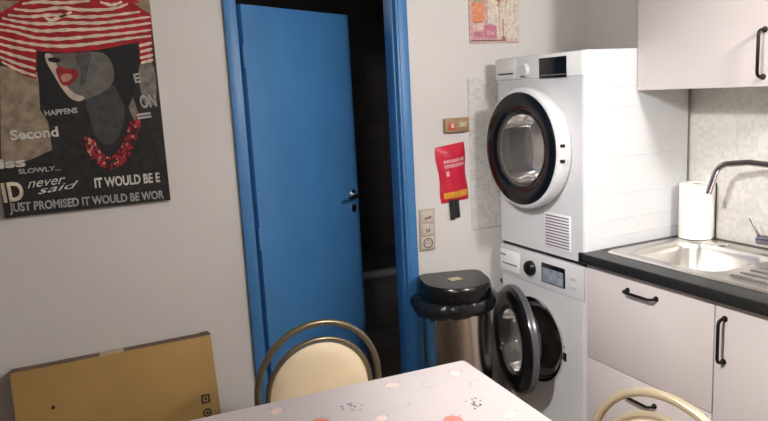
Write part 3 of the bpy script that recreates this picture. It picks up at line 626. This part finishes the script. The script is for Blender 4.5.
def ribbon(pts, wd, m, lay, clampx=True):
    # smooth tapered stroke through the points
    q = []
    for i in range(len(pts)-1):
        p0 = pts[max(i-1, 0)]; p1 = pts[i]; p2 = pts[i+1]; p3 = pts[min(i+2, len(pts)-1)]
        for k in range(6):
            t_ = k/6
            q.append(tuple(.5*((2*p1[j])+(-p0[j]+p2[j])*t_+(2*p0[j]-5*p1[j]+4*p2[j]-p3[j])*t_*t_+(-p0[j]+3*p1[j]-3*p2[j]+p3[j])*t_**3) for j in (0, 1)))
    q.append(pts[-1]); n = len(q)
    for i in range(n-1):
        f = lambda j: wd*(.35+.65*math.sin(PI*min(1, max(0, .12+.76*j/(n-1)))))*(1+.25*math.sin(j*1.9))
        cxm = lambda v: max(-2.062, min(-1.494, v))
        pface([(cxm(q[i][0]), q[i][1]-f(i)), (cxm(q[i+1][0]), q[i+1][1]-f(i+1)), (cxm(q[i+1][0]), q[i+1][1]+f(i+1)), (cxm(q[i][0]), q[i][1]+f(i))], m, lay)
for st in STRIPES: ribbon(st, .0056, M['p_stripe'], 9)
rb = random.Random(9)
for line in BEADS:
    acc = 0; 
    for (xa, za), (xb, zb) in zip(line, line[1:]):
        L_ = math.dist((xa, za), (xb, zb)); nn = max(2, int(L_/.010))
        for k in range(nn):
            for side in (-1, 1):
                f = (k+.5*(side > 0))/nn; dx, dz = (xb-xa)/L_, (zb-za)/L_
                px, pz = xa+(xb-xa)*f-dz*side*.0055, za+(zb-za)*f+dx*side*.0055; r_ = rb.uniform(.005, .0078); a_ = rb.uniform(0, 3)
                m = M[rb.choice(['p_bead', 'p_bead', 'p_bead', 'p_beadlight', 'p_beaddark'])]
                pface([(px+r_*math.cos(a_+PI/3*j)*(.7 if j % 3 else 1), pz+r_*math.sin(a_+PI/3*j)) for j in range(6)], m, 6+rb.random())
for body, a_, c_, h, col in TEXTS:
    mk = {'white': 'p_white', 'grey': 'p_grey', 'grey2': 'p_grey', 'dim': 'p_dim', 'bone': 'p_bone', 'script': 'p_white'}[col]
    put_text(pb, body, (max(a_[0], -2.060), a_[1]), c_, h, PY-.0045, M[mk], .0 if col == 'script' else .03, .45 if col == 'script' else 0)
po = pb.build('poster'); tag(po, 'large poster of a woman in a red striped hat with white lettering', 'poster')

# small pink art print
ab = MB(); AY = YB-.010; ax0, az0 = -.092, 1.780
ab.box((ax0, AY, az0), (ax0+.275, YB-.0005, az0+.275), M['a_base'], .002)
def af(pts, m, lay=1): ab.face([(ax0+x, AY-.0004*lay, az0+zz) for x, zz in pts], m)
def ar(x0, x1, z0, z1, m, lay=1): af([(x0, z0), (x1, z0), (x1, z1), (x0, z1)], m, lay)
ar(.002, .273, .006, .273, M['a_base']); ar(.088, .20, .03, .273, M['a_cream'], 2); ar(.205, .268, .02, .273, M['a_cream'], 2)
ar(.004, .016, .01, .273, M['a_pink'], 3); ar(.080, .098, .02, .273, M['a_pink'], 3); ar(.160, .166, .05, .2, M['a_pink'], 3)
ar(.012, .078, .098, .182, M['a_orange'], 4); af([(.016, .098), (.074, .098), (.068, .090), (.022, .090)], M['a_rust'], 4)
for k in range(9): x = .018+.007*k; af([(x, .182), (x+.004, .182), (x+.007*math.sin(k*2)+.003, .215+.012*(k % 3))], M['a_green'], 4)
ar(.006, .145, .016, .060, M['a_pink'], 4); ar(.074, .146, .022, .074, M['a_magenta'], 5); af([(.066, .074), (.110, .086), (.152, .074)], M['a_magenta'], 5)
ar(.020, .070, .026, .050, M['a_magenta'], 5); ar(.086, .134, .036, .052, M['a_pink'], 6); ar(.004, .20, .008, .014, M['a_brown'], 5)
ar(.180, .186, .020, .112, M['a_magenta'], 5); ar(.176, .192, .016, .028, M['a_brown'], 5)
ra = random.Random(4)
for k in range(46):
    x, zz, r_ = .182+ra.gauss(0, .022), .222+ra.gauss(0, .034), ra.uniform(.004, .009)
    af([(x+r_*math.cos(PI*j/3), zz+r_*math.sin(PI*j/3)) for j in range(6)], M[ra.choice(['a_rust', 'a_brown', 'a_cream', 'a_orange'])], 4+ra.random())
for k in range(30):
    x, zz = ra.uniform(.1, .265), ra.uniform(.02, .26); ar(x, x+.003, zz, zz+ra.uniform(.01, .05), M[ra.choice(['a_base', 'a_pink', 'a_cream'])], 3)
an = ab.build('art_print'); tag(an, 'small pink and orange still life print high on the wall beside the dryer', 'picture')

# brown call box with a red button
bx = thing('alarm_box', 'small brown wall box with a red button above the red pouch', 'alarm box', (-.184, YB, 1.412))
b = MB(); b.box((-.065, -.024, -.033), (.063, -.0005, .033), M['brown_box'], .004); b.build('housing', bx)
b = MB(); b.box((-.050, -.027, -.020), (-.014, -.0235, .012), M['redbutton'], .002); b.build('button', bx)
b = MB(); b.box((-.036, -.0282, -.012), (-.022, -.0268, .002), M['p_white'], .0003, 1); b.box((-.040, -.0278, .004), (-.018, -.0268, .008), M['p_white'], .0003, 1); b.build('button_mark', bx)
b = MB(); b.box((.010, -.0255, -.010), (.050, -.0235, .012), M['sticker'], .0005, 1); b.build('label_plate', bx)

# red fire blanket pouch
fp = thing('fire_blanket_pouch', 'red fabric fire blanket pouch with yellow band and black pull straps', 'fire blanket', (-.212, YB, 1.188))
fp.rotation_euler = (0, math.radians(-3.5), 0)
b = MB(); n1, n2 = 14, 20; t = bmesh.new(); g = {}
def pouch_w(v): return .078-.006*v+.004*math.sin(v*9)
for side in (0, 1):
    for i in range(n1+1):
        for j in range(n2+1):
            u = i/n1*2-1; v = j/n2; edge = (1-abs(u)**3)*(1-abs(v*2-1)**6)
            dpt = -.003-.022*edge-.0025*math.sin(u*5+v*11)*edge if side == 0 else -.0008
            g[side, i, j] = t.verts.new((u*pouch_w(1-v)+.004*(1-v), dpt, -.135+.270*v+.004*u*v))
for side in (0, 1):
    for i in range(n1):
        for j in range(n2):
            q_ = (g[side, i, j], g[side, i+1, j], g[side, i+1, j+1], g[side, i, j+1]); t.faces.new(q_ if side == 0 else q_[::-1])
for j in range(n2):
    t.faces.new((g[0, 0, j], g[0, 0, j+1], g[1, 0, j+1], g[1, 0, j])); t.faces.new((g[0, n1, j+1], g[0, n1, j], g[1, n1, j], g[1, n1, j+1]))
for i in range(n1):
    t.faces.new((g[0, i+1, 0], g[0, i, 0], g[1, i, 0], g[1, i+1, 0])); t.faces.new((g[0, i, n2], g[0, i+1, n2], g[1, i+1, n2], g[1, i, n2]))
def pdepth(u, v): e_ = (1-abs(u)**3)*(1-abs(v*2-1)**6); return -.003-.022*e_-.0025*math.sin(u*5+v*11)*e_
b.add(t, M['red'])
pouch = b.build('pouch', fp)
def patch(mb, u0, u1, v0, v1, m, off=.0008, n=8):
    for i in range(n):
        for j in range(max(2, n//3)):
            kk = max(2, n//3); P_ = []
            for a_, c_ in ((i, j), (i+1, j), (i+1, j+1), (i, j+1)):
                u = u0+(u1-u0)*a_/n; v = v0+(v1-v0)*c_/kk
                P_.append((u*pouch_w(1-v)+.004*(1-v), pdepth(u, v)-off, -.135+.270*v+.004*u*v))
            mb.face(P_, m)
b = MB(); patch(b, -.80, .90, .075, .190, M['yellow']); b.build('yellow_band', pouch)
b = MB(); rp = random.Random(2)
for row, (v0, v1, uu, ue) in enumerate(((.70, .755, -.62, .80), (.615, .675, -.62, .80))):
    u = uu
    while u < ue: d_ = rp.uniform(.08, .14); patch(b, u, min(u+d_, ue), v0, v1, M['pinkprint'], .001, 3); u += d_+.025
patch(b, -.60, -.38, .47, .56, M['pinkprint'], .001, 3)
b.build('faded_lettering', pouch)
for s, L_ in ((-.020, .085), (.008, .079)):
    b = MB(); b.box((s-.012, -.011, -.135-L_), (s+.013, -.007, -.118), M['strap'], .001, 1); b.build('pull_strap', fp)

# switch and socket plate
sw_ = thing('switch_plate', 'tall beige plate of two switches and a socket beside the blue door frame', 'switch', (-.358, YB, .938))
sw_.rotation_euler = (0, math.radians(1.2), 0)
b = MB(); b.box((-.040, -.010, -.098), (.040, -.0005, .098), M['beige_plastic'], .003); b.build('plate', sw_)
for zc in (.062, 0.0):
    b = MB(); b.box((-.031, -.0155, zc-.027), (.031, -.0098, zc+.027), M['beige_light'], .003); s_ = b.build('rocker', sw_)
    b = MB()
    if zc > .01:
        for k in range(5): b.box((-.020+.008*k, -.0162, zc-.012+.001*k), (-.014+.008*k, -.0153, zc-.004+.002*(k % 2)+.002*k), M['p_brownmark'] if 'p_brownmark' in M else M['a_brown'])
    else:
        for k in range(2): b.box((-.010+.012*k, -.0162, zc-.010), (-.003+.012*k, -.0153, zc+.006), M['a_brown'])
    b.build('dark_marking', s_)
b = MB(); b.box((-.033, -.0125, -.092), (.033, -.0098, -.032), M['beige_light'], .003); so = b.build('socket', sw_)
b = MB(); X = T(0, -.0125, -.062) @ R(PI/2, 'X')
b.lathe([(.025, 0), (.024, .003), (.021, .003), (.020, 0)], M['p_smear'], X, 32); b.build('socket_ring', so)
b = MB(); X2 = T(0, -.0122, -.062) @ R(PI/2, 'X')
for s in (-1, 1): b.lathe([(.003, .0009), (0, .001)], M['ink'], X2 @ T(s*.0095, 0, 0), 10)
b.box((-.003, -.0134, -.052), (.003, -.0124, -.046), M['ink']); b.build('socket_holes', so)
